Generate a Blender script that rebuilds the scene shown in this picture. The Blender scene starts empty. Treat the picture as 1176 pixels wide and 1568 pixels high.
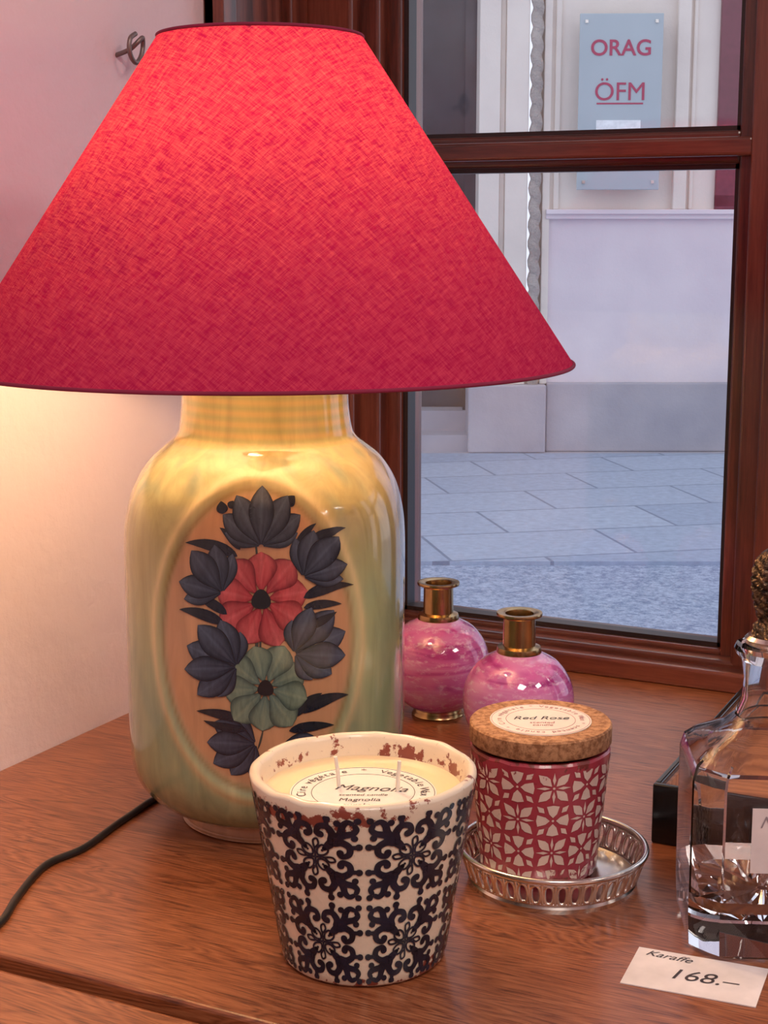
import bpy, math, random
from math import *
from mathutils import Vector, Matrix, noise as mn
random.seed(3)
scn=bpy.context.scene
try:
    scn.view_settings.view_transform='Standard'
    scn.view_settings.look='None'
except Exception as e: print(e)
TZ=0.8; PSI=radians(27)
def W(lat,fwd,z=0.0):
    return Vector((lat*cos(PSI)-fwd*sin(PSI), lat*sin(PSI)+fwd*cos(PSI), TZ+z))
# ---------------------------------------------------------------- nodes
class NT:
    def __init__(s,name):
        s.m=bpy.data.materials.new(name); s.m.use_nodes=True
        s.t=s.m.node_tree; s.n=s.t.nodes; s.l=s.t.links
        s.b=s.n['Principled BSDF']; s.out=s.n['Material Output']
    def add(s,typ,**kw):
        n=s.n.new(typ)
        for k,v in kw.items():
            setattr(n,k,v)
        return n
    def link(s,a,b): s.l.new(a,b)
    def coord(s,kind='Object',scale=(1,1,1),rot=(0,0,0),loc=(0,0,0)):
        c=s.add('ShaderNodeTexCoord'); m=s.add('ShaderNodeMapping')
        m.inputs['Scale'].default_value=scale; m.inputs['Rotation'].default_value=rot; m.inputs['Location'].default_value=loc
        s.link(c.outputs[kind],m.inputs['Vector']); return m.outputs[0]
    def noise(s,vec,scale=5,detail=4,rough=.5,dist=0):
        n=s.add('ShaderNodeTexNoise'); n.inputs['Scale'].default_value=scale; n.inputs['Detail'].default_value=detail
        n.inputs['Roughness'].default_value=rough; n.inputs['Distortion'].default_value=dist
        if vec: s.link(vec,n.inputs['Vector'])
        return n.outputs[0]
    def ramp(s,f,stops):
        r=s.add('ShaderNodeValToRGB'); e=r.color_ramp.elements
        while len(e)<len(stops): e.new(.5)
        for i,(p,c) in enumerate(stops):
            e[i].position=p; e[i].color=(c[0],c[1],c[2],1)
        s.link(f,r.inputs[0]); return r.outputs[0]
    def mix(s,f,a,b,mode='MIX'):
        m=s.add('ShaderNodeMix'); m.data_type='RGBA'; m.blend_type=mode
        if isinstance(f,(int,float)): m.inputs[0].default_value=f
        else: s.link(f,m.inputs[0])
        for idx,v in ((6,a),(7,b)):
            if isinstance(v,tuple): m.inputs[idx].default_value=(v[0],v[1],v[2],1)
            else: s.link(v,m.inputs[idx])
        return m.outputs[2]
    def math(s,op,a,b=None):
        m=s.add('ShaderNodeMath'); m.operation=op
        for i,v in ((0,a),(1,b)):
            if v is None: continue
            if isinstance(v,(int,float)): m.inputs[i].default_value=v
            else: s.link(v,m.inputs[i])
        return m.outputs[0]
    def bump(s,f,strength=.2,dist=.001):
        b=s.add('ShaderNodeBump'); b.inputs['Strength'].default_value=strength; b.inputs['Distance'].default_value=dist
        s.link(f,b.inputs['Height']); s.link(b.outputs[0],s.b.inputs['Normal']); return b.outputs[0]
    def col(s,c):
        if isinstance(c,tuple): s.b.inputs['Base Color'].default_value=(c[0],c[1],c[2],1)
        else: s.link(c,s.b.inputs['Base Color'])
    def set(s,**kw):
        for k,v in kw.items(): s.b.inputs[k.replace('_',' ')].default_value=v
def simple(name,c,rough=.5,metal=0,var=.12,scale=40,bump=0):
    N=NT(name); v=N.coord(); f=N.noise(v,scale)
    d=tuple(x*(1-var) for x in c); l=tuple(min(1,x*(1+var)) for x in c)
    N.col(N.ramp(f,[(.3,d),(.7,l)])); N.set(Roughness=rough,Metallic=metal)
    if bump: N.bump(f,bump,.001)
    return N.m
# ---------------------------------------------------------------- meshes
def link(o): scn.collection.objects.link(o); return o
def empty(name,loc=(0,0,0),rot=0):
    e=link(bpy.data.objects.new(name,None)); e.location=loc; e.rotation_euler=(0,0,rot); e.empty_display_size=.05; return e
def mesh(name,vs,fs,mat,parent=None,smooth=False,cols=None):
    me=bpy.data.meshes.new(name); me.from_pydata([tuple(v) for v in vs],[],fs); me.update()
    if smooth:
        me.polygons.foreach_set('use_smooth',[True]*len(me.polygons))
    if cols:
        a=me.color_attributes.new('Col','FLOAT_COLOR','POINT')
        a.data.foreach_set('color',[x for c in cols for x in (c[0],c[1],c[2],1)])
    o=link(bpy.data.objects.new(name,me)); me.materials.append(mat)
    if parent: o.parent=parent
    return o
def boxes(name,lst,mat,parent=None,bev=0):
    vs=[];fs=[]
    for (x0,x1,y0,y1,z0,z1) in lst:
        k=len(vs)
        vs+=[(x,y,z) for x in (x0,x1) for y in (y0,y1) for z in (z0,z1)]
        fs+=[tuple(i+k for i in f) for f in [(0,1,3,2),(4,6,7,5),(0,4,5,1),(2,3,7,6),(0,2,6,4),(1,5,7,3)]]
    o=mesh(name,vs,fs,mat,parent)
    if bev:
        b=o.modifiers.new('b','BEVEL'); b.width=bev; b.segments=3
    return o
def box(name,x0,x1,y0,y1,z0,z1,mat,parent=None,bev=0): return boxes(name,[(x0,x1,y0,y1,z0,z1)],mat,parent,bev)
def cr(pts,n=8,closed=False):
    P=[tuple(p) for p in pts]; out=[]
    m=len(P); rng=range(m if closed else m-1)
    for i in rng:
        if closed: a,b,c,d=P[i-1],P[i],P[(i+1)%m],P[(i+2)%m]
        else: a,b,c,d=P[max(i-1,0)],P[i],P[i+1],P[min(i+2,m-1)]
        for j in range(n):
            t=j/n
            out.append(tuple(.5*((2*b[k])+(-a[k]+c[k])*t+(2*a[k]-5*b[k]+4*c[k]-d[k])*t*t+(-a[k]+3*b[k]-3*c[k]+d[k])*t**3) for k in range(len(b))))
    if not closed: out.append(P[-1])
    return out
def lathe(name,prof,mat,parent=None,seg=96,smooth=True,fn=None,cap=True):
    vs=[];fs=[]
    for (r,z) in prof:
        for i in range(seg):
            th=2*pi*i/seg
            p=(r*cos(th),r*sin(th),z)
            if fn: p=fn(p,th,r,z)
            vs.append(p)
    n=len(prof)
    for k in range(n-1):
        for i in range(seg):
            j=(i+1)%seg
            fs.append((k*seg+i,k*seg+j,(k+1)*seg+j,(k+1)*seg+i))
    if cap:
        if prof[0][0]>1e-5: fs.append(tuple(reversed(range(seg))))
        if prof[-1][0]>1e-5: fs.append(tuple((n-1)*seg+i for i in range(seg)))
    o=mesh(name,vs,fs,mat,parent,smooth)
    if smooth:
        try: o.data.set_sharp_from_angle(angle=radians(38))
        except Exception: pass
    return o
def tube(name,pts,r,mat,parent=None,cyclic=False,res=4):
    cu=bpy.data.curves.new(name,'CURVE'); cu.dimensions='3D'; cu.bevel_depth=r; cu.bevel_resolution=res; cu.use_fill_caps=True
    sp=cu.splines.new('POLY'); sp.points.add(len(pts)-1)
    for i,p in enumerate(pts): sp.points[i].co=(p[0],p[1],p[2],1)
    sp.use_cyclic_u=cyclic; sp.use_smooth=True
    o=link(bpy.data.objects.new(name,cu)); cu.materials.append(mat)
    if parent: o.parent=parent
    return o
def text_mesh(body,size,shear=0,extr=0.0,bold=0):
    cu=bpy.data.curves.new('t','FONT'); cu.body=body; cu.size=size; cu.align_x='CENTER'; cu.align_y='CENTER'; cu.shear=shear; cu.extrude=extr; cu.offset=bold
    o=link(bpy.data.objects.new('t',cu)); bpy.context.view_layer.update()
    dg=bpy.context.evaluated_depsgraph_get()
    me=bpy.data.meshes.new_from_object(o.evaluated_get(dg))
    bpy.data.objects.remove(o); return me
def text(name,body,size,mat,parent,M,shear=0,extr=0.0,bold=0):
    me=text_mesh(body,size,shear,extr,bold); me.materials.clear(); me.materials.append(mat); me.name=name
    o=link(bpy.data.objects.new(name,me)); o.parent=parent; o.matrix_local=M; return o
def ring_text(name,body,R,size,mat,parent,z,a0,a1,rotz=0):
    vs=[];fs=[]
    n=len(body)
    for i,ch in enumerate(body):
        if ch==' ': continue
        a=radians(a0+(a1-a0)*i/(n-1))
        me=text_mesh(ch,size); k=len(vs)
        M=Matrix.Translation((R*cos(a),R*sin(a),z))@Matrix.Rotation(a-pi/2,4,'Z')
        vs+=[tuple(M@v.co) for v in me.vertices]; fs+=[tuple(x+k for x in p.vertices) for p in me.polygons]
        bpy.data.meshes.remove(me)
    o=mesh(name,vs,fs,mat,parent); o.rotation_euler=(0,0,rotz); return o
# ================================================================ MATERIALS
def wood(name,dark,mid,light,rough=.35,rot=(0,0,0),sc=(1,14,14),scale=6,coat=.3,wv_w=.25,bs=.25):
    N=NT(name); v=N.coord(scale=sc,rot=rot)
    big=N.noise(v,scale*.5,3,.5,1.2); fine=N.noise(v,scale*9,3,.6,.2)
    wv=N.add('ShaderNodeTexWave'); wv.wave_type='BANDS'; wv.bands_direction='Y'
    wv.inputs['Scale'].default_value=scale*.35; wv.inputs['Distortion'].default_value=7; wv.inputs['Detail'].default_value=3; wv.inputs['Detail Scale'].default_value=1.4
    N.link(v,wv.inputs['Vector'])
    f=N.math('ADD',N.math('MULTIPLY',big,.6-wv_w*.6),N.math('MULTIPLY',wv.outputs['Fac'],wv_w))
    f=N.math('ADD',f,N.math('MULTIPLY',fine,.4))
    N.col(N.ramp(f,[(.32,dark),(.55,mid),(.8,light)]))
    N.set(Roughness=rough); N.b.inputs['Coat Weight'].default_value=coat; N.b.inputs['Coat Roughness'].default_value=.2
    N.bump(f,bs,.0006); return N.m
def tablewood():
    N=NT('table_wood')
    v=N.coord(scale=(1,7,7)); v2=N.coord(scale=(9,190,190)); v3=N.coord(scale=(2.5,30,30))
    big=N.noise(v,4,3,.5,.8); fine=N.noise(v2,4,4,.65,.2); med=N.noise(v3,4,3,.6,1.5)
    rings=N.math('FRACT',N.math('MULTIPLY',big,20))
    rings=N.math('ABSOLUTE',N.math('SUBTRACT',rings,.5))
    f=N.math('ADD',N.math('MULTIPLY',rings,.36),N.math('MULTIPLY',fine,.64))
    f=N.math('ADD',f,N.math('MULTIPLY',med,.22))
    N.col(N.ramp(f,[(.33,(.090,.023,.009)),(.49,(.265,.080,.030)),(.70,(.42,.155,.065))]))
    N.set(Roughness=.30); N.b.inputs['Coat Weight'].default_value=.3; N.b.inputs['Coat Roughness'].default_value=.16
    N.bump(fine,.35,.0004); return N.m
M_table=tablewood()
M_frame=wood('frame_wood',(.035,.008,.005),(.135,.030,.017),(.25,.07,.040),.28,scale=3,coat=.5)
M_frameV=wood('frame_wood_v',(.035,.008,.005),(.135,.030,.017),(.25,.07,.040),.28,sc=(14,14,1),scale=3,coat=.5)
def plaster(name,c,c2,bs=.5,scale=60,rough=.9,bd=.002):
    N=NT(name); v=N.coord(); f=N.noise(v,scale,5,.6); g=N.noise(v,3,3)
    N.col(N.ramp(g,[(.3,c2),(.7,c)])); N.set(Roughness=rough); N.bump(f,bs,bd); return N.m
M_wall=plaster('wall_plaster',(.85,.72,.76),(.78,.65,.69),.8,45)  # pink cast of the lampshade's light is mixed into the plaster colour
M_black=simple('black_lacquer',(.006,.006,.007),.12,0)
M_cable=simple('cable_rubber',(.012,.012,.013),.4)
M_brass=simple('brass',(.50,.34,.16),.24,1.0,.2,60)
M_silver=simple('silver',(.80,.76,.70),.2,1.0,.15,80)
M_paper=simple('card_paper',(.82,.76,.76),.7)
M_lav=simple('lavender_card',(.55,.42,.75),.7)
M_ink=simple('ink',(.05,.04,.05),.6)
M_inkp=simple('ink_pink',(.45,.12,.14),.6)
M_iron=simple('wrought_iron',(.22,.17,.16),.4,.6)
def shade_mat():
    N=NT('linen_shade'); u=N.add('ShaderNodeUVMap'); u.uv_map='UVMap'
    def st(rot,sx,sy,scale,dist=.0,det=3):
        m=N.add('ShaderNodeMapping'); m.vector_type='POINT'
        m2=N.add('ShaderNodeMapping'); m.inputs['Rotation'].default_value=(0,0,rot); m2.inputs['Scale'].default_value=(sx,sy,1)
        N.link(u.outputs[0],m.inputs[0]); N.link(m.outputs[0],m2.inputs[0]); return N.noise(m2.outputs[0],scale,det,.6,dist)
    a=st(radians(40),1,20,95,.2); b=st(radians(40),20,1,95,.2)
    a2=st(radians(40),1,6,75,.5,2); b2=st(radians(40),6,1,75,.5,2)
    f=N.math('ADD',N.math('MULTIPLY',N.math('ADD',a,b),.3),N.math('MULTIPLY',N.math('ADD',a2,b2),.2))
    g=N.ramp(f,[(.44,(.0,.0,.0)),(.64,(1,1,1))])
    colD=N.mix(g,(.34,.014,.072),(.47,.036,.115))
    colT=N.mix(g,(.42,.006,.058),(1.0,.18,.155))
    dif=N.add('ShaderNodeBsdfDiffuse'); N.link(colD,dif.inputs[0])
    tr=N.add('ShaderNodeBsdfTranslucent'); N.link(colT,tr.inputs[0])
    bp=N.add('ShaderNodeBump'); bp.inputs['Strength'].default_value=.3; bp.inputs['Distance'].default_value=.0007
    N.link(f,bp.inputs['Height']); N.link(bp.outputs[0],dif.inputs['Normal'])
    mx=N.add('ShaderNodeMixShader'); mx.inputs[0].default_value=.135
    N.link(dif.outputs[0],mx.inputs[1]); N.link(tr.outputs[0],mx.inputs[2])
    di=N.add('ShaderNodeBsdfDiffuse'); di.inputs[0].default_value=(.82,.74,.62,1)
    ti=N.add('ShaderNodeBsdfTranslucent'); ti.inputs[0].default_value=(.6,.05,.09,1)
    mi=N.add('ShaderNodeMixShader'); mi.inputs[0].default_value=.15
    N.link(di.outputs[0],mi.inputs[1]); N.link(ti.outputs[0],mi.inputs[2])
    ge=N.add('ShaderNodeNewGeometry'); mm=N.add('ShaderNodeMixShader')
    N.link(ge.outputs['Backfacing'],mm.inputs[0]); N.link(mx.outputs[0],mm.inputs[1]); N.link(mi.outputs[0],mm.inputs[2])
    N.link(mm.outputs[0],N.out.inputs[0])
    return N.m
M_shade=shade_mat()
M_hem=simple('shade_hem',(.24,.010,.05),.8)
def vcol(name,rough,coat=0,streak=.15,sc=(60,60,8)):
    N=NT(name); a=N.add('ShaderNodeVertexColor'); a.layer_name='Col'
    f=N.noise(N.coord(scale=sc),1.0,4,.6,.8)
    m=N.ramp(f,[(.3,(1-streak,)*3),(.7,(1,1,1))])
    N.col(N.mix(1.0,a.outputs[0],m,'MULTIPLY')); N.set(Roughness=rough); N.b.inputs['Coat Weight'].default_value=coat; N.b.inputs['Coat Roughness'].default_value=.05
    N.bump(N.noise(N.coord(),55,2),.12,.001)
    return N.m
M_vase=vcol('vase_glaze',.14,.7,.30)
M_paint=vcol('vase_paint',.22,.4,.35,(300,300,90))
def bulbm():
    N=NT('bulb_glow'); e=N.add('ShaderNodeEmission'); e.inputs[0].default_value=(1,.67,.39,1); e.inputs[1].default_value=97
    N.link(e.outputs[0],N.out.inputs[0]); return N.m
M_bulb=bulbm()
# ================================================================ ROOM
XL=-.767; XR=2.6; YB=-2.6
box('floor',XL-.1,XR+.1,YB-.1,1.5,-.05,0,wood('floor_wood',(.08,.03,.015),(.2,.09,.045),(.3,.15,.08)))
box('ceiling',XL-.1,XR+.1,YB-.1,1.5,2.7,2.8,M_wall)
box('wall_left',XL-.1,XL,YB-.1,1.5,0,2.7,M_wall)
box('wall_right',XR,XR+.1,YB-.1,1.5,0,2.7,M_wall)
box('wall_back',XL,XR,YB-.1,YB,0,2.7,M_wall)
GX=[(-.668,-.349),(-.24,.08),(.19,.51),(.62,.94)]
GZ=[(.03,.454),(.482,.906),(.934,1.358)]
boxes('wall_front',[(XL,XR,1.33,1.48,0,TZ-.0005),(1.04,XR,1.33,1.48,TZ-.04,2.7),(XL,1.04,1.33,1.48,TZ+1.42,2.7)],M_wall)
win=empty('window_1',(0,0,TZ))
post=[];dark=[];rails=[]
edges=[XL]+[x for g in GX for x in g]+[1.04]
for i in range(0,len(edges),2):
    x0,x1=edges[i],edges[i+1]
    post.append((x0,x1,1.345,1.395,0,1.42))
    post.append((x0+(0.0 if i==0 else .014),x1-.014,1.328,1.35,.018,1.42))
    post.append((x0+(0.0 if i==0 else .034),x1-.034,1.312,1.33,.018,1.42))
boxes('mullion',post,M_frameV,win,.003)
zr=[(0,.03),(.454,.482),(.906,.934),(1.358,1.42)]
for i,(z0,z1) in enumerate(zr):
    for (x0,x1) in GX:
        rails.append((x0-.002,x1+.002,1.345,1.392,z0,z1))
        if 0<i<3: rails.append((x0-.016,x1+.016,1.331,1.35,z0+.006,z1-.006))
rails.append((XL,1.04,1.312,1.40,0,.0185))
rails.append((XL,1.04,1.328,1.40,.012,.0245))
boxes('rail',rails,M_frame,win,.003)
for (x0,x1) in GX:
    for (z0,z1) in GZ:
        dark+=[(x0,x0+.005,1.352,1.368,z0,z1),(x1-.004,x1,1.352,1.368,z0,z1),(x0,x1,1.352,1.368,z0,z0+.004),(x0,x1,1.352,1.368,z1-.004,z1)]
boxes('glazing_bead',dark,simple('bead_black',(.02,.012,.012),.35),win)
def panem():
    N=NT('window_glass'); t=N.add('ShaderNodeBsdfTransparent'); g=N.add('ShaderNodeBsdfGlossy'); g.inputs['Roughness'].default_value=.06
    f=N.add('ShaderNodeFresnel'); f.inputs[0].default_value=1.5; m=N.add('ShaderNodeMixShader')
    N.link(N.math('MULTIPLY',f.outputs[0],2.6),m.inputs[0]); N.link(t.outputs[0],m.inputs[1]); N.link(g.outputs[0],m.inputs[2]); N.link(m.outputs[0],N.out.inputs[0]); return N.m
vs=[];fs=[]
for (x0,x1) in GX:
    for (z0,z1) in GZ:
        k=len(vs); vs+=[(x0,1.36,z0),(x1,1.36,z0),(x1,1.36,z1),(x0,1.36,z1)]; fs.append((k,k+1,k+2,k+3))
mesh('pane',vs,fs,panem(),win)
boxes('trim_1',[(XL,XL+.012,1.166,1.312,TZ,TZ+1.9),(XL,XL+.02,1.166,1.19,TZ,TZ+1.9),(XL,XL+.02,1.28,1.311,TZ,TZ+1.9)],M_frameV,None,.002)
ct=empty('display_counter')
box('top_panel',XL,1.6,.634,1.3295,TZ-.03,TZ,M_table,ct,.0025)
box('front_strip',XL,1.6,.36,.627,TZ-.034,TZ-.004,M_table,ct,.004)
box('gap_shade',XL,1.6,.60,.66,TZ-.06,TZ-.032,M_black,ct)  # black strip painting the shade inside the counter gap
box('front_panel',XL,1.6,.42,1.30,.08,TZ-.036,M_table,ct)
box('plinth',XL,1.6,.47,1.30,0,.08,M_table,ct)
hk=[(0,-.004,0),(.012,-.002,.004),(.018,0,.009),(.020,.004,.013),(.018,.008,.012),(.017,.009,.006),(.017,.006,-.001),(.017,.0,-.006),(.017,-.006,-.003),(.017,-.009,.004),(.017,-.007,.012),(.017,.0,.016)]
h=tube('wall_hook',cr(hk,6),.0019,M_iron); h.location=(XL-.001,1.046,TZ+.534)
# ================================================================ LAMP
lamp=empty('table_lamp',W(-.0790,1.04),PSI-radians(2))
prof_pts=[(.0,0),(.056,0),(.0595,.003),(.0595,.009),(.064,.012),(.076,.017),(.085,.0265),(.0905,.040),(.0925,.060),(.093,.10),(.093,.15),(.093,.195),(.091,.216),(.086,.234),(.077,.249),(.067,.258),(.0605,.2635),(.0575,.270),(.0555,.285),(.0555,.30),(.0565,.308),(.055,.313),(.03,.314),(.0,.314)]
VP=cr(prof_pts,10)
def Rz(z):
    for i in range(12,len(VP)-1):
        if VP[i][1]<=z<=VP[i+1][1] and VP[i+1][1]>VP[i][1]:
            t=(z-VP[i][1])/(VP[i+1][1]-VP[i][1]); return VP[i][0]*(1-t)+VP[i+1][0]*t
    return .093
def nz(z):
    t=min(1,max(0,(z-.008)/.05)); t=t*t*(3-2*t); s=min(1,max(0,(.268-z)/.05)); s=s*s*(3-2*s)
    return 2+.75*t*s
CE=(.0022,.145); EA=.062; EB=.099
def medal(x,z):
    e=sqrt(((x-CE[0])/EA)**2+((z-CE[1])/EB)**2)
    off=.0011*exp(-((e-1.04)/.035)**2)-.0013*(1/(1+exp((e-.97)/.02)))
    return e,off
vs=[];fs=[];cols=[];SEG=320
P=[]
for i in range(len(VP)-1):
    a,b=VP[i],VP[i+1]; d=hypot(b[0]-a[0],b[1]-a[1]); k=max(1,int(d/.0012))
    for j in range(k): P.append((a[0]+(b[0]-a[0])*j/k,a[1]+(b[1]-a[1])*j/k))
P.append(VP[-1])
def lerp(a,b,t): t=max(0,min(1,t)); return tuple(a[i]*(1-t)+b[i]*t for i in range(3))
for (r,z) in P:
    n=nz(z)
    for i in range(SEG):
        th=2*pi*i/SEG; c,s=cos(th),sin(th)
        q=r/((abs(c)**n+abs(s)**n)**(1/n)); x,y=q*c,q*s
        f=mn.noise(Vector((x*14,y*14,z*9)))*.5+.5; g=mn.noise(Vector((x*30+5,y*30,z*9+x*60)))*.5+.5
        g2=mn.noise(Vector((x*90+z*25,y*90,z*14)))*.5+.5
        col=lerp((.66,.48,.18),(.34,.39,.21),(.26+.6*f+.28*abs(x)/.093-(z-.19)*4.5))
        col=lerp(col,(.62,.56,.31),max(0,g-.52)*1.8)
        col=lerp(col,(.21,.31,.21),max(0,g2-.56)*1.8)
        if z>.262: col=lerp((.68,.49,.18),(.50,.46,.18),.5+.5*sin(z*900+x*20))
        if z<.0105: col=(.62,.34,.19)
        if y<0:
            e,off=medal(x,z); L=hypot(x,y)+1e-9
            x+=x/L*off; y+=y/L*off
            if e<1.25:
                inn=1/(1+exp((e-.96)/.012)); col=lerp(col,(.61,.335,.175),inn)
                col=lerp(col,(.78,.62,.32),.7*exp(-((e-1.06)/.04)**2))
                col=lerp(col,(.30,.19,.07),.65*exp(-((e-.97)/.018)**2))
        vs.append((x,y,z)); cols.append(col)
for k in range(len(P)-1):
    for i in range(SEG):
        j=(i+1)%SEG; fs.append((k*SEG+i,k*SEG+j,(k+1)*SEG+j,(k+1)*SEG+i))
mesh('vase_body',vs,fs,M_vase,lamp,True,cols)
def surf(s,z,o=.0005):
    n=nz(z);R=Rz(z); y=-R*max(0,1-abs(s/R)**n)**(1/n)
    e,off=medal(s,z); L=hypot(s,y); k=(L+off+o)/L
    return (s*k,y*k,z)
def px(x,y): return ((x-389)*.000402, .147-(y-980)*.000419)
pv=[];pf=[];pc=[];lay=[0]
def petal(x,y,ang,L,Wd,c0,c1,bend=0,pw=.75,edge=.45,nt=12,nj=10):
    k=len(pv); lay[0]+=1; o=.0004+.000012*(lay[0]%60)
    a=radians(ang)
    for i in range(nt+1):
        t=i/nt; w=Wd*max(0.02,sin(pi*t**pw))**.8 if t<1 else Wd*.02
        aa=a+radians(bend)*t
        bx=x+cos(a+radians(bend)*t*.5)*L*t; by=y-sin(a+radians(bend)*t*.5)*L*t
        for j in range(nj+1):
            u=j/nj*2-1
            X=bx-sin(aa)*u*w; Y=by-cos(aa)*u*w
            s,z=px(X,Y); pv.append(surf(s,z,o))
            st=.5+.5*sin(u*11+t*2); c=lerp(c0,c1,t*.75+.45*st*(1-abs(u))); c=lerp(c,tuple(q*.35 for q in c0),edge*abs(u)**3)
            pc.append(c)
    for i in range(nt):
        for j in range(nj):
            q=k+i*(nj+1)+j; pf.append((q,q+1,q+nj+2,q+nj+1))
def disc(x,y,r,c):
    k=len(pv); s,z=px(x,y); pv.append(surf(s,z,.0013)); pc.append(c)
    for i in range(20):
        a=2*pi*i/20; rr=r*(1+.08*sin(3*a)); s,z=px(x+cos(a)*rr,y+sin(a)*rr); pv.append(surf(s,z,.0013)); pc.append(c)
    for i in range(20): pf.append((k,k+1+i,k+1+(i+1)%20))
DK=(.012,.018,.040); BL=(.035,.05,.085); BLL=(.095,.125,.19); LF=(.03,.035,.04)
for (x,y,a,L,b) in [(395,1010,84,70,6),(402,1010,92,60,-6),(390,1010,76,60,10),(404,1110,95,50,0),(400,870,95,60,0),(395,1150,70,40,10),(350,1000,20,40,10),(470,990,160,50,0),(350,900,-10,30,0),(455,880,200,30,0)]:
    petal(x,y,a,L,1.6,LF,(.09,.10,.08),b,edge=0)
for (x,y,a,L,w,b) in [(368,852,150,84,9,35),(372,842,120,45,7,30),(472,848,60,70,9,-60),(460,845,75,50,7,-40),(470,915,30,75,9,-35),(470,930,15,58,7,-25),(345,955,150,74,9,30),(350,940,140,60,8,25),(375,1105,160,78,8,20),(378,1118,180,70,7,-20),(462,1092,35,78,10,-35),(455,1098,60,55,8,-40),(445,1120,15,70,8,-20),(455,1112,-10,50,7,20),(345,790,100,18,9,0),(443,778,50,18,9,0),(355,782,60,12,6,0),(330,915,170,40,6,25),(475,960,20,50,7,10),(430,1150,20,60,8,-10)]:
    petal(x,y,a,L,w,DK,LF,b,edge=.2)
def fan(x,y,lst):
    for (a,L,w) in lst: petal(x+4*cos(radians(a)),y-4*sin(radians(a)),a,L,w,DK,BLL,0,1.25,.9)
fan(405,838,[(20,56,13),(160,56,13),(38,72,18),(142,72,18),(62,80,20),(118,80,20),(90,84,20)])
fan(345,908,[(75,58,13),(190,60,13),(100,70,18),(168,68,18),(128,76,21)])
fan(468,884,[(100,56,13),(-5,58,13),(76,68,18),(15,64,18),(48,76,21)])
fan(366,1020,[(85,50,14),(235,54,15),(110,72,20),(215,76,20),(160,82,22),(185,82,20),(135,84,22)])
fan(453,1000,[(92,48,14),(-55,46,15),(68,72,19),(-30,64,19),(-5,76,21),(20,82,22),(45,86,22)])
fan(394,1140,[(130,55,13),(255,46,13),(155,72,19),(230,62,18),(205,74,20),(180,76,20)])
fan(430,1142,[(10,54,13),(-20,66,15),(-50,60,15)])
RD=(.32,.016,.035); RL=(.60,.13,.14)
for i in range(9):
    a=i*40+10; petal(405+8*cos(radians(a)),917-8*sin(radians(a)),a,64+4*(i%2),25,RD if i%2 else (.40,.028,.045),RL,0,1.65,.85)
TL=(.08,.16,.15); TLL=(.26,.34,.24)
for i in range(9):
    a=i*40+25; petal(409+7*cos(radians(a)),1053-7*sin(radians(a)),a,60+5*(i%2),24,TL,TLL,0,1.65,.85)
disc(404,917,15,(.012,.015,.02)); disc(409,1053,12.5,(.012,.015,.02))
mesh('painted_flowers',pv,pf,M_paint,lamp,True,pc)
lathe('socket',[(.0,.312),(.022,.312),(.022,.32),(.012,.324),(.012,.345),(.018,.35),(.018,.395),(.0,.396)],M_brass,lamp,32)
def lean(p,th,r,z): t=max(0,z-.396); return (p[0]-.34*t,p[1]-.30*t,p[2])
lathe('bulb',cr([(.0,.396),(.013,.397),(.014,.405),(.024,.425),(.027,.442),(.021,.460),(.0,.468)],5),M_bulb,lamp,24,cap=False,fn=lean)
for sx in (-1,1):
    tube('harp_%d'%(1 if sx<0 else 2),cr([(sx*.018,0,.35),(sx*.048,0,.40),(sx*.050,0,.45),(sx*.035,0,.50),(0,0,.508)],6),.0018,M_brass,lamp)
zb,zt,Rb,Rt=.3130,.5205,.2035,.0655
for i in range(3):
    a=radians(30+120*i); tube('spider_%d'%(i+1),[(0,0,.508),(Rt*cos(a),Rt*sin(a),zt-.003)],.0015,M_brass,lamp)
seg=192; rows=40; vs=[];fs=[];uvs=[]
sl=hypot(Rb-Rt,zb-zt); sina=(Rb-Rt)/sl
for k in range(rows+1):
    t=k/rows; R=Rb+(Rt-Rb)*t; z=zb+(zt-zb)*t; rho=R/sina
    for i in range(seg+1):
        th=2*pi*i/seg+pi/2; vs.append((R*cos(th),R*sin(th),z)); ph=(2*pi*i/seg-pi)*sina; uvs.append((rho*sin(ph),-rho*cos(ph)))
for k in range(rows):
    for i in range(seg):
        a=k*(seg+1)+i; fs.append((a,a+1,a+seg+2,a+seg+1))
sh=mesh('lampshade',vs,fs,M_shade,lamp,True)
uv=sh.data.uv_layers.new(name='UVMap')
for lp in sh.data.loops: uv.data[lp.index].uv=uvs[lp.vertex_index]
for nm,R,z in (('hem_bottom',Rb,zb),('hem_top',Rt,zt)):
    tube(nm,[(R*cos(2*pi*i/128),R*sin(2*pi*i/128),z) for i in range(128)],.0012,M_hem,lamp,True)
cb=[(-.045,1.085),(-.10,1.105),(-.150,1.078),(-.178,1.017),(-.1954,.968),(-.2148,.939),(-.2215,.893),(-.2235,.856),(-.236,.832),(-.27,.835),(-.32,.87)]
tube('lamp_cable',[tuple(W(a,b,.0024)) for a,b in cr(cb,10)],.0024,M_cable)
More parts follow.
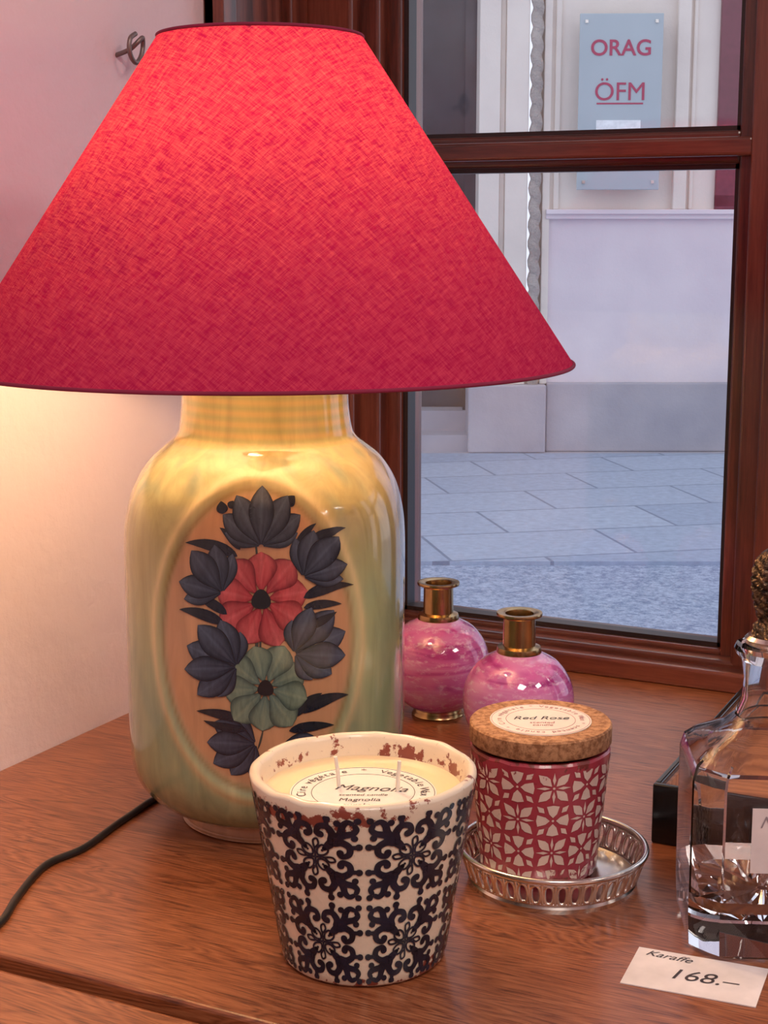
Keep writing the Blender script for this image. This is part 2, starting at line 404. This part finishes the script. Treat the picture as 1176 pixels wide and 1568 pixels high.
# ================================================================ BIG CANDLE
def potmat(name,base,chip,zt,zb,amt=.5,fall=26,rough=.32):
    N=NT(name); c=N.add('ShaderNodeTexCoord'); sp=N.add('ShaderNodeSeparateXYZ'); N.link(c.outputs['Object'],sp.inputs[0])
    nz_=N.noise(c.outputs['Object'],150,5,.7); n2=N.noise(c.outputs['Object'],38,3,.6)
    d1=N.math('ABSOLUTE',N.math('SUBTRACT',sp.outputs[2],zt)); d2=N.math('ABSOLUTE',N.math('SUBTRACT',sp.outputs[2],zb)); d=N.math('MINIMUM',d1,d2)
    f=N.math('SUBTRACT',N.math('ADD',N.math('MULTIPLY',nz_,.6),N.math('MULTIPLY',n2,.6)),N.math('MULTIPLY',d,fall))
    m=N.ramp(f,[(amt-.015,(0,0,0)),(amt+.015,(1,1,1))])
    spk=N.ramp(N.noise(c.outputs['Object'],300,2),[(.68,(0,0,0)),(.72,(1,1,1))])
    b=N.mix(n2,base,tuple(x*.88 for x in base)); b=N.mix(N.math('MULTIPLY',spk,.4),b,tuple(x*.5 for x in base))
    N.col(N.mix(m,b,chip)); N.set(Roughness=rough); N.b.inputs['Coat Weight'].default_value=.3
    N.bump(nz_,.3,.0008); return N.m
M_pot=potmat('cream_glaze',(.86,.75,.58),(.26,.06,.04),.099,.0,.605,14)
M_navy=simple('navy_glaze',(.010,.012,.028),.22,0,.5,90)
N=NT('wax'); N.col((.90,.68,.42)); N.set(Roughness=.45); N.b.inputs['Subsurface Weight'].default_value=.3; N.b.inputs['Subsurface Scale'].default_value=.01; N.bump(N.noise(N.coord(),30),.1); M_wax=N.m
M_label=simple('label_paper',(.82,.77,.70),.6,0,.05)
bc=empty('ceramic_candle',W(-.0115,.824),PSI)
B0,B1,BH=.0455,.0625,.109
def wob(amp,fr):
    def fn(p,th,r,z):
        k=1+amp*mn.noise(Vector((cos(th)*fr,sin(th)*fr,z*20))); dz=.0011*mn.noise(Vector((cos(th)*4,sin(th)*4,7)))*(z/.109)
        return (p[0]*k,p[1]*k,z+dz)
    return fn
prof=[(0,.001),(.040,.0),(.044,.001)]+[(B0+(B1-B0)*t/20,.0025+(BH-.005)*t/20) for t in range(21)]+[(B1-.0003,BH-.0015),(B1-.0018,BH-.0003),(B1-.0035,BH),(B1-.005,BH-.0008),(B1-.006,BH-.003)]+[(B1-.0061-.0032*t/6,BH-.003-.02*t/6) for t in range(1,7)]+[(.03,.086),(0,.086)]
lathe('pot',prof,M_pot,bc,160,fn=wob(.006,3))
WZ=.0940
lathe('wax',cr([(0,WZ-.0010),(.03,WZ-.001),(.047,WZ-.0007),(.052,WZ+.0006),(.0548,WZ+.0022)],4),M_wax,bc,96,cap=False)
lathe('label',[(0,WZ),(.0405,WZ),(.0405,WZ-.0006)],M_label,bc,96,smooth=False,cap=False)
LZ=WZ+.0002
for nm,R in (('label_ring_outer',.0395),('label_ring_inner',.0285)):
    tube(nm,[(R*cos(2*pi*i/96),R*sin(2*pi*i/96),WZ) for i in range(96)],.00018,M_ink,bc,True)
ring_text('label_text_top','Cire végétale  *  Vegetable Wax',.034,.0074,M_ink,bc,LZ,188,-8)
ring_text('label_text_low','hand poured  *  40 h',.034,.006,M_ink,bc,LZ,340,215)
text('label_name','Magnolia',.0115,M_ink,bc,Matrix.Translation((.004,.005,LZ))@Matrix.Rotation(radians(-6),4,'Z'),.4)
text('label_sub','scented candle',.0045,M_ink,bc,Matrix.Translation((0,-.005,LZ)),.2)
text('label_sub_2','Magnolia',.0065,M_ink,bc,Matrix.Translation((-.002,-.0125,LZ)),.2)
text('label_sub_3','natural wax',.0065,M_ink,bc,Matrix.Translation((-.002,-.0205,LZ)),.2)
for nm,x,y,lean_ in (('wick_1',-.0135,.008,-.002),('wick_2',.019,.001,.001)):
    tube(nm,[(x,y,WZ-.002),(x+lean_*.3,y,WZ+.008),(x+lean_,y,WZ+.0175)],.0011,M_label,bc)
class Orn:
    def __init__(s,fn): s.v=[];s.f=[];s.fn=fn
    def disc(s,x,y,r,n=14):
        k=len(s.v); s.v.append(s.fn(x,y)); s.v+= [s.fn(x+r*cos(2*pi*i/n),y+r*sin(2*pi*i/n)) for i in range(n)]
        s.f+=[(k,k+1+i,k+1+(i+1)%n) for i in range(n)]
    def poly(s,pts):
        cx=sum(p[0] for p in pts)/len(pts); cy=sum(p[1] for p in pts)/len(pts); k=len(s.v); n=len(pts)
        s.v.append(s.fn(cx,cy)); s.v+=[s.fn(*p) for p in pts]; s.f+=[(k,k+1+i,k+1+(i+1)%n) for i in range(n)]
    def stroke(s,pts,w0,w1,closed=False,n=6):
        P=cr(pts,n,closed); k=len(s.v); m=len(P)
        for i,p in enumerate(P):
            a=P[i-1] if (i>0 or closed) else P[0]; b=P[(i+1)%m] if (i<m-1 or closed) else P[-1]
            dx,dy=b[0]-a[0],b[1]-a[1]; L=hypot(dx,dy)+1e-9; t=i/(m-1); w=w0+(w1-w0)*t
            s.v.append(s.fn(p[0]-dy/L*w,p[1]+dx/L*w)); s.v.append(s.fn(p[0]+dy/L*w,p[1]-dx/L*w))
        for i in range(m if closed else m-1):
            j=(i+1)%m; s.f.append((k+2*i,k+2*i+1,k+2*j+1,k+2*j))
        if not closed: s.disc(P[0][0],P[0][1],w0,10); s.disc(P[-1][0],P[-1][1],w1,10)
    def out(s,name,mat,par): return mesh(name,s.v,s.f,mat,par,True)
NM=7
def conefn(z,th,o=.0005):
    R=B0+(B1-B0)*(z-.0025)/(BH-.005); k=1+.006*mn.noise(Vector((cos(th)*3,sin(th)*3,z*20)))
    dz=.0011*mn.noise(Vector((cos(th)*4,sin(th)*4,7)))*(z/.109)
    return ((R*k+o)*cos(th),(R*k+o)*sin(th),z+dz)
O=Orn(None)
for row,zc in enumerate((.0275,.0785)):
    for c in range(NM):
        tc=-pi/2+(c-.5)*2*pi/NM+.02
        for q in range(4):
            for mir in (1,-1):
                def fn(x,y,q=q,mir=mir):
                    y*=mir; x*=1.03; y*=1.03; a=q*pi/2+pi/4; X=x*cos(a)-y*sin(a); Y=x*sin(a)+y*cos(a)
                    return conefn(max(.003,min(.103,zc+Y*.0255)),tc+X*pi/NM)
                O.fn=fn
                O.stroke([(.28,.0),(.42,.015),(.54,.0)],.045,.095)
                O.stroke([(.54,.04),(.66,.13),(.69,.30),(.57,.40),(.44,.35),(.43,.27)],.085,.05)
                O.disc(.465,.265,.075)
                O.stroke([(.58,.02),(.78,.03),(.94,.12),(1.06,.12),(1.10,.04)],.085,.05)
                O.disc(.90,.225,.07)
                O.disc(.82,.42,.075); O.stroke([(.68,.28),(.75,.36),(.82,.42)],.05,.045)
                if mir==1:
                    O.disc(1.21,0,.07)
                    O.stroke([(.08,.0),(.17,.09),(.30,.09),(.35,.0),(.30,-.09),(.17,-.09)],.022,.022,True)
                    O.stroke([(.15,.15),(.24,.27),(.33,.25),(.27,.15)],.022,.022,True)
                    O.stroke([(.02,.02),(.15,.15)],.022,.022)
                    O.disc(.22,0,.028)
O.out('navy_scrolls',M_navy,bc)
# ================================================================ TRAY + SMALL CANDLE
tr=empty('filigree_tray',W(.105,.923),PSI)
TR1,TH=.0575,.0225
lathe('base',[(0,.002),(.046,.002),(.049,.0),(.052,.0),(.0525,.003),(.051,.0055),(.048,.004),(0,.0035)],M_silver,tr,128)
def twall(t,th): R=.0515+(TR1-.0515)*t; return (R*cos(th),R*sin(th),.004+(TH-.004)*t)
for nm,t,r in (('rim',1,.0019),('rim_low',.86,.0008),('band',.12,.0010)):
    tube(nm,[twall(t,2*pi*i/128) for i in range(128)],r,M_silver,tr,True)
cu=bpy.data.curves.new('gallery','CURVE'); cu.dimensions='3D'; cu.bevel_depth=.0011; cu.bevel_resolution=2
NS=44
for i in range(NS):
    tc=2*pi*i/NS; w=pi/NS*.80
    loop=[(.14,0),(.2,.7),(.5,.95),(.75,.7),(.84,0),(.75,-.7),(.5,-.95),(.2,-.7)]
    L=cr(loop,3,True); sp=cu.splines.new('POLY'); sp.points.add(len(L)-1); sp.use_cyclic_u=True
    for k,(a,b) in enumerate(L): sp.points[k].co=(*twall(a,tc+b*w),1)
    sp=cu.splines.new('POLY'); sp.points.add(1); tt=tc+pi/NS
    sp.points[0].co=(*twall(.1,tt),1); sp.points[1].co=(*twall(.9,tt),1)
g=link(bpy.data.objects.new('gallery',cu)); cu.materials.append(M_silver); g.parent=tr
vs=[];fs=[]
for i in range(72):
    a=2*pi*i/72; x,y,z=twall(1,a); k=len(vs); r=.0022
    for (dx,dy,dz) in ((1,0,0),(0,1,0),(-1,0,0),(0,-1,0),(0,0,1),(0,0,-1)): vs.append((x+dx*r,y+dy*r,z+.0003+dz*r))
    fs+=[tuple(k+j for j in f) for f in ((0,1,4),(1,2,4),(2,3,4),(3,0,4),(1,0,5),(2,1,5),(3,2,5),(0,3,5))]
bd=mesh('rope_edge',vs,fs,M_silver,tr,True); m=bd.modifiers.new('s','SUBSURF'); m.levels=1; m.render_levels=1
sc=empty('lidded_candle',W(.0975,.937,.0038),PSI)
S0,S1,SH=.0365,.0435,.082
M_rose=potmat('rose_glaze',(.44,.045,.075),(.20,.035,.03),.080,.0,.60,18)
M_crm=potmat('cream_pattern',(.84,.66,.58),(.34,.05,.06),.080,.0,.53,18)
prof=[(0,.0),(.033,.0),(.0355,.0012)]+[(S0+(S1-S0)*t/16,.003+(SH-.006)*t/16) for t in range(17)]+[(S1-.001,SH-.0015),(S1-.003,SH-.0012),(S1-.005,SH-.004),(S1-.006,.06),(0,.058)]
lathe('pot',prof,M_rose,sc,128,fn=wob(.004,3))
def cone2(z,th,o=.00045):
    R=S0+(S1-S0)*(z-.003)/(SH-.006); k=1+.004*mn.noise(Vector((cos(th)*3,sin(th)*3,z*20)))
    dz=.0011*mn.noise(Vector((cos(th)*4,sin(th)*4,7)))*(z/.109)
    return ((R*k+o)*cos(th),(R*k+o)*sin(th),z+dz)
O=Orn(None); NC=12; CH=.0212
for row in range(4):
    for c in range(NC):
        tc=-pi/2+(c+.2)*2*pi/NC; zc=.066-row*CH
        for q in range(4):
            def fn(x,y,q=q):
                a=q*pi/2; X=x*cos(a)-y*sin(a); Y=x*sin(a)+y*cos(a); return cone2(max(.002,min(.078,zc+Y*CH/2)),tc+X*pi/NC)
            O.fn=fn
            if (row+c)%2==0:
                O.poly([(.12,.12),(.22,.58),(.40,.74),(.84,.84),(.74,.40),(.58,.22)])
                O.poly([(.20,0),(.50,.09),(.95,0),(.50,-.09)])
            else:
                O.poly([(.18,.0),(.42,.22),(.88,.36),(.95,0),(.88,-.36),(.42,-.22)])
                O.poly([(.48,.48),(.54,.78),(.90,.90),(.78,.54)])
            if q==0: O.disc(0,0,.07)
O.out('cream_tiles',M_crm,sc)
def corkm():
    N=NT('cork'); v=N.coord()
    f=N.noise(v,260,4,.7); N.col(N.mix(N.ramp(f,[(.38,(0,0,0)),(.6,(1,1,1))]),(.26,.11,.045),(.56,.30,.15))); N.set(Roughness=.8); N.bump(f,.5,.001); return N.m
M_cork=corkm()
lathe('cork_lid',[(0,.080),(.036,.080),(.036,.083),(.0435,.083),(.0442,.084),(.0442,.094),(.0432,.0952),(0,.0952)],M_cork,sc,96)
lathe('lid_label',[(0,.0957),(.0315,.0957),(.0315,.0952)],M_label,sc,96,smooth=False,cap=False)
for nm,R in (('lid_ring_outer',.0305),('lid_ring_inner',.0215)):
    tube(nm,[(R*cos(2*pi*i/96),R*sin(2*pi*i/96),.0957) for i in range(96)],.00015,M_inkp,sc,True)
ring_text('lid_text_ring','Cire végétale * Vegetable Wax * scented candle * ',.026,.0052,M_inkp,sc,.0959,200,-150)
text('lid_name','Red Rose',.0090,M_ink,sc,Matrix.Translation((0,.002,.0959)),.35)
text('lid_sub','scented',.005,M_inkp,sc,Matrix.Translation((0,-.007,.0959)),.2)
text('lid_sub_2','candle',.005,M_inkp,sc,Matrix.Translation((0,-.012,.0959)),.2)
# ================================================================ PINK BOTTLES
def pinkm():
    N=NT('pink_swirl_glass'); v=N.coord(scale=(8,8,60),rot=(.40,.25,0))
    f=N.noise(v,1.0,3,.55,1.0); f2=N.noise(N.coord(scale=(1,1,2.2),rot=(.4,.25,0)),120,4,.7)
    c=N.ramp(f,[(.36,(.46,.05,.29)),(.42,(.70,.17,.50)),(.52,(.74,.25,.58)),(.68,(.82,.44,.72))])
    c=N.mix(N.ramp(f2,[(.52,(0,0,0)),(.75,(1,1,1))]),c,(.92,.66,.88)); N.col(c)
    N.set(Roughness=.06); N.b.inputs['Coat Weight'].default_value=.8; N.b.inputs['Subsurface Weight'].default_value=.3; N.b.inputs['Subsurface Scale'].default_value=.01
    N.b.inputs['Transmission Weight'].default_value=.15
    return N.m
M_pink=pinkm()
def bottle(name,loc,rot):
    e=empty(name,loc,rot)
    lathe('brass_foot',[(0,0),(.021,0),(.0218,.0012),(.0205,.003),(.0205,.0042),(.0195,.0062),(0,.0062)],M_brass,e,64)
    lathe('glass_body',cr([(0,.0058),(.018,.006),(.030,.0135),(.0395,.027),(.0428,.044),(.0400,.060),(.031,.0735),(.020,.0805),(.014,.083),(0,.083)],8),M_pink,e,96)
    lathe('brass_neck',[(.0125,.0815),(.0168,.0815),(.0172,.083),(.0165,.0865),(.0125,.0878),(.0122,.109),(.0135,.1105),(.0172,.111),(.0176,.1122),(.0172,.1134),(.0132,.1134),(.0108,.1125),(.0102,.108),(.0102,.09),(0,.0895)],M_brass,e,64)
    return e
bottle('glass_bud_vase',W(.045,1.262),.3)
bottle('glass_bud_vase.001',W(.103,1.158),2.1)
cd=box('shelf_label',-.018,.018,-.012,.012,0,.0008,M_lav); cd.location=W(.052,1.105,.0004); cd.rotation_euler=(0,0,PSI+.2)
# ================================================================ BLACK LACQUER TRAY
lac=empty('lacquer_tray',W(.1765,.982),radians(1))
M_in=wood('tray_inside',(.22,.07,.03),(.45,.18,.075),(.6,.27,.12),.3)
bw,bl,bh,tk=.30,.255,.041,.005
boxes('tray_floor',[(tk,bw-tk,tk,bl-tk,.002,.010),(tk,tk+.002,tk,bl-tk,.01,bh-.004),(bw-tk-.002,bw-tk,tk,bl-tk,.01,bh-.004),(tk,bw-tk,tk,tk+.002,.01,bh-.004),(tk,bw-tk,bl-tk-.002,bl-tk,.01,bh-.004)],M_in,lac)
boxes('tray_walls',[(0,bw,0,tk,0,bh),(0,tk,tk,bl-tk,0,bh),(bw-tk,bw,tk,bl-tk,0,bh)],M_black,lac,.0015)
cv=[]; n=40
for i in range(n+1):
    t=i/n; zz=bh+.018*sin(pi*min(1,t*1.6))**2*(1 if t<.625 else 0); cv.append((bw*t,zz))
vs=[];fs=[]
for (x,z) in cv:
    vs+=[(x,bl-tk,0),(x,bl,0),(x,bl,z),(x,bl-tk,z)]
for i in range(n):
    a=4*i;b=a+4
    fs+=[(a+k,a+(k+1)%4,b+(k+1)%4,b+k) for k in range(4)]
fs+=[(0,1,2,3),(4*n+3,4*n+2,4*n+1,4*n)]
mesh('tray_back',vs,fs,M_black,lac)
# ================================================================ DECANTER
def glassm():
    N=NT('crystal'); N.col((.99,.99,1.0)); N.set(Roughness=.0,IOR=1.45); N.b.inputs['Transmission Weight'].default_value=1
    N.bump(N.noise(N.coord(),18,2),.05,.001); return N.m
M_glass=glassm()
dc=empty('glass_decanter',W(.2185,.852,.0009),PSI-radians(4))
def octr(h,c):
    d=(2*h-c)/sqrt(2)
    def f(th):
        r=1e9
        for k in range(4):
            q=cos(th-k*pi/2)
            if q>1e-6: r=min(r,h/q)
            q=cos(th-k*pi/2-pi/4)
            if q>1e-6: r=min(r,d/q)
        return r
    return f
def loops(name,L,mat,par,seg=64):
    vs=[];fs=[]
    for (z,h,c,rd,star) in L:
        f=octr(h,c) if h>1e-4 else (lambda th:0)
        for i in range(seg):
            th=2*pi*i/seg; r=f(th)*(1-rd)+h*rd; vs.append((r*cos(th),r*sin(th),z+star*(1 if i%4==0 else (-1 if i%4==2 else 0))))
    n=len(L)
    for k in range(n-1):
        for i in range(seg):
            j=(i+1)%seg; fs.append((k*seg+i,k*seg+j,(k+1)*seg+j,(k+1)*seg+i))
    fs.append(tuple(reversed(range(seg)))); fs.append(tuple((n-1)*seg+i for i in range(seg)))
    o=mesh(name,vs,fs,mat,par,True)
    o.data.set_sharp_from_angle(angle=radians(20)); return o
loops('crystal_body',[(0.0,.006,.003,1,0),(0,.041,.014,0,0),(.003,.045,.014,0,0),(.02,.0460,.013,0,0),(.06,.0462,.013,0,0),(.100,.0462,.013,0,0),(.108,.0445,.014,.05,0),(.1135,.0395,.014,.15,0),(.1175,.033,.012,.4,0),(.122,.0265,.01,.8,0),(.129,.020,0,1,0),(.138,.0165,0,1,0),(.150,.0155,0,1,0),(.1605,.0170,0,1,0),(.1645,.0205,0,1,0),(.167,.0215,0,1,0),(.1695,.0205,0,1,0),(.170,.014,0,1,0),(.162,.0125,0,1,0),(.138,.0133,0,1,0),(.128,.017,0,1,0),(.120,.0245,.01,.8,0),(.1145,.032,.012,.4,0),(.110,.038,.013,.15,0),(.105,.0425,.013,.05,0),(.098,.0437,.0125,0,0),(.06,.0437,.0125,0,0),(.034,.0432,.0125,0,0),(.026,.037,.01,0,.0),(.023,.026,.008,.3,.004),(.022,.012,.004,1,.003),(.025,.003,0,1,0)],M_glass,dc)
N=NT('bronze'); vv=N.coord(); f=N.noise(vv,260,3); N.col(N.ramp(f,[(.4,(.015,.010,.008)),(.68,(.20,.13,.08))])); N.set(Metallic=.85,Roughness=.38); N.bump(f,1,.002); M_bronze=N.m
def knob(p,th,r,z):
    k=1+(.10*sin(th*9+z*700)*sin(z*600) if r>.008 else 0); return (p[0]*k,p[1]*k,z)
lathe('stopper_knob',cr([(.0,.166),(.009,.168),(.0105,.1725),(.0115,.176),(.011,.180),(.009,.183),(.0105,.188),(.0125,.196),(.0135,.206),(.012,.216),(.007,.223),(0,.226)],6),M_bronze,dc,72,fn=knob)
lathe('stopper_collar',[(0,.1705),(.0155,.1705),(.016,.173),(.014,.175),(0,.1755)],M_silver,dc,48)
box('paper_tag',-.016,.026,-.0492,-.0488,.054,.091,M_paper,dc)
text('tag_text','Note',.0095,simple('pencil',(.32,.27,.30),.7),dc,Matrix.Translation((-.002,-.0495,.083))@Matrix.Rotation(pi/2,4,'X'),.4)
# ================================================================ PRICE CARD
pc_=empty('price_card',W(.169,.793,0),PSI+radians(-22))
box('card',-.036,.036,-.023,.023,.0001,.0007,M_paper,pc_)
text('card_price','168.–',.017,M_ink,pc_,Matrix.Translation((.004,-.002,.0009))@Matrix.Rotation(radians(3),4,'Z'),.25)
text('card_title','Karaffe',.009,M_ink,pc_,Matrix.Translation((-.018,.0165,.0009))@Matrix.Rotation(radians(-3),4,'Z'),.4)
# ================================================================ OUTSIDE
M_plas=plaster('facade_plaster',(.82,.74,.77),(.72,.64,.69),.3,14,.9,.01)
M_cream=plaster('facade_cream',(.86,.78,.70),(.75,.67,.61),.3,25,.9,.01)
M_plinth=plaster('plinth_stone',(.49,.46,.50),(.38,.36,.41),.5,12,.9,.01)
M_dk=simple('dark_glass',(.06,.055,.065),.12,0,.4,3)
M_purp=simple('maroon_frame',(.16,.035,.06),.4)
fc=empty('building_facade',W(0,8.52,-TZ),PSI)
boxes('plaster_wall',[(.86,7,0,.4,.37,1.286),(3.0,7,0,.4,1.286,5.5),(-7,-1.6,0,.4,.37,5.5),(-1.6,.5,0,.4,3.6,5.5),(1.76,3.0,.2,.4,1.28,5.5)],M_plas,fc)
boxes('upper_wall',[(.86,1.76,0,.4,1.286,5.5)],M_cream,fc)
boxes('plinth',[(.88,7,-.04,.3,0,.378),(.455,.875,-.09,.3,0,.37),(-7,-1.6,-.04,.3,0,.378)],M_plinth,fc,.01)
boxes('foundation',[(-7,7,-.0915,.42,-.1,.0)],M_plinth,fc)
boxes('door_pier',[(.50,.61,-.05,.3,.37,5.5),(.61,.64,-.02,.3,.37,5.5),(.64,.76,-.05,.3,.37,5.5),(.84,.88,-.03,.3,.37,5.5)],M_cream,fc,.006)
rp=[(.80+.006*sin(i*1.3),-.040+.006*cos(i*1.3),.37+i*.02) for i in range(0,258)]
tube('rope_moulding',rp,.030,plaster('rope_stone',(.66,.60,.55),(.40,.36,.34),1.0,60,.9,.03),fc)
boxes('ledge',[(.86,7,-.06,.1,1.275,1.30),(.86,7,-.04,.1,1.25,1.277)],M_plas,fc,.004)
boxes('panel_moulding',[(.90,.93,-.02,.1,1.30,5.5),(1.53,1.60,-.05,.1,1.30,5.5),(1.62,1.64,-.02,.1,1.30,5.5)],M_cream,fc,.006)
boxes('door_recess',[(-1.6,.5,.38,.42,.2,3.6)],M_dk,fc)
boxes('door_step',[(-1.6,.47,-.02,.42,0,.09),(-1.6,.47,.18,.42,.09,.2)],M_plinth,fc)
boxes('door_frame',[(.44,.5,.22,.4,.2,3.6),(-.35,-.29,.3,.4,.2,3.6)],M_dk,fc)
boxes('window_frame_maroon',[(1.76,1.90,-.03,.2,1.31,5),(1.90,1.93,0,.2,1.31,5),(2.38,2.44,.02,.2,1.31,5),(2.9,3.0,-.03,.2,1.31,5),(1.76,3.0,-.03,.2,1.30,1.38)],M_purp,fc,.006)
boxes('window_bars_white',[(1.93,1.97,.05,.15,1.38,5),(1.93,2.38,.05,.15,1.62,1.65),(1.93,2.38,.05,.15,2.0,2.03),(1.93,2.38,.05,.15,2.4,2.43)],M_plas,fc)
boxes('window_dark',[(1.9,2.95,.16,.18,1.36,5)],simple('bluish_glass',(.20,.26,.34),.1),fc)
sg=empty('wall_sign',W(1.225,8.40,-TZ),PSI-radians(2))
M_sg=simple('sign_glass',(.42,.50,.54),.15,0,.06,2)
box('glass_plate',-.215,.215,-.012,.0,1.40,2.29,M_sg,sg,.004)
M_sr=simple('sign_red',(.42,.03,.10),.5)
RX=Matrix.Rotation(pi/2,4,'X')
text('sign_text_1','ORAG',.112,M_sr,sg,Matrix.Translation((.0,-.014,2.115))@RX,0,.001,.0015)
text('sign_text_2','ÖFM',.13,M_sr,sg,Matrix.Translation((.0,-.014,1.895))@RX,0,.001,0)
boxes('sign_lines',[(-.12,.12,-.014,-.012,1.835,1.843)],M_sr,sg)
box('sign_notice',-.12,.11,-.015,-.012,1.69,1.755,simple('notice_white',(.85,.88,.9),.5),sg)
for i,(x,z) in enumerate(((-.18,2.25),(.18,2.25),(-.18,1.44),(.18,1.44))):
    boxes('sign_standoff_%d'%(i+1),[(x-.008,x+.008,-.02,.12,z-.008,z+.008)],M_silver,sg)
def paving():
    N=NT('paving_slabs'); v=N.coord(rot=(0,0,radians(-12))); b=N.add('ShaderNodeTexBrick'); N.link(v,b.inputs['Vector'])
    b.inputs['Scale'].default_value=1; b.inputs['Brick Width'].default_value=.72; b.inputs['Row Height'].default_value=.48; b.inputs['Mortar Size'].default_value=.007
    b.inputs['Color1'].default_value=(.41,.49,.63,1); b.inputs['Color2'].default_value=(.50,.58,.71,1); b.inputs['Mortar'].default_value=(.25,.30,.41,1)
    f=N.noise(N.coord(),25,5,.7); N.col(N.mix(1.0,b.outputs[0],N.ramp(f,[(.3,(.72,.72,.74)),(.7,(1,1,1))]),'MULTIPLY')); N.set(Roughness=.6); N.bump(f,.4,.006); return N.m
p=box('pavement',-9,9,-2.9,-.092,-.1,0,paving()); p.location=W(0,8.52,-TZ); p.rotation_euler=(0,0,PSI)
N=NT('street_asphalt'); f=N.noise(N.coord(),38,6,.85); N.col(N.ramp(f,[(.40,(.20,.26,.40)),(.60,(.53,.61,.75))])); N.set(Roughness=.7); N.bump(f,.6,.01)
st=box('street',-9,9,-6.9,-2.9,-.12,-.015,N.m); st.location=W(0,8.52,-TZ); st.rotation_euler=(0,0,PSI)
# ================================================================ LIGHT
w=bpy.data.worlds.new('World'); scn.world=w; w.use_nodes=True
bg=w.node_tree.nodes['Background']; bg.inputs[0].default_value=(.80,.85,1,1); bg.inputs[1].default_value=1.22
def area(name,loc,rot,size,e,c):
    l=bpy.data.lights.new(name,'AREA'); l.energy=e; l.size=size; l.color=c
    o=link(bpy.data.objects.new(name,l)); o.location=loc; o.rotation_euler=rot; return o
area('ceiling_light',(.5,-.5,2.66),(0,0,0),.6,26,(1,.87,.79))
area('ceiling_light.001',(1.6,.6,2.66),(0,0,0),.5,15,(1,.88,.80))
# ================================================================ CAMERA
cam=bpy.data.cameras.new('camera'); co=link(bpy.data.objects.new('camera',cam)); scn.camera=co
cam.sensor_fit='VERTICAL'; cam.sensor_height=24; cam.lens=24*2449/1600; cam.clip_start=.02
co.location=(0,0,TZ+.4); co.rotation_euler=(radians(90-10.25),0,PSI)
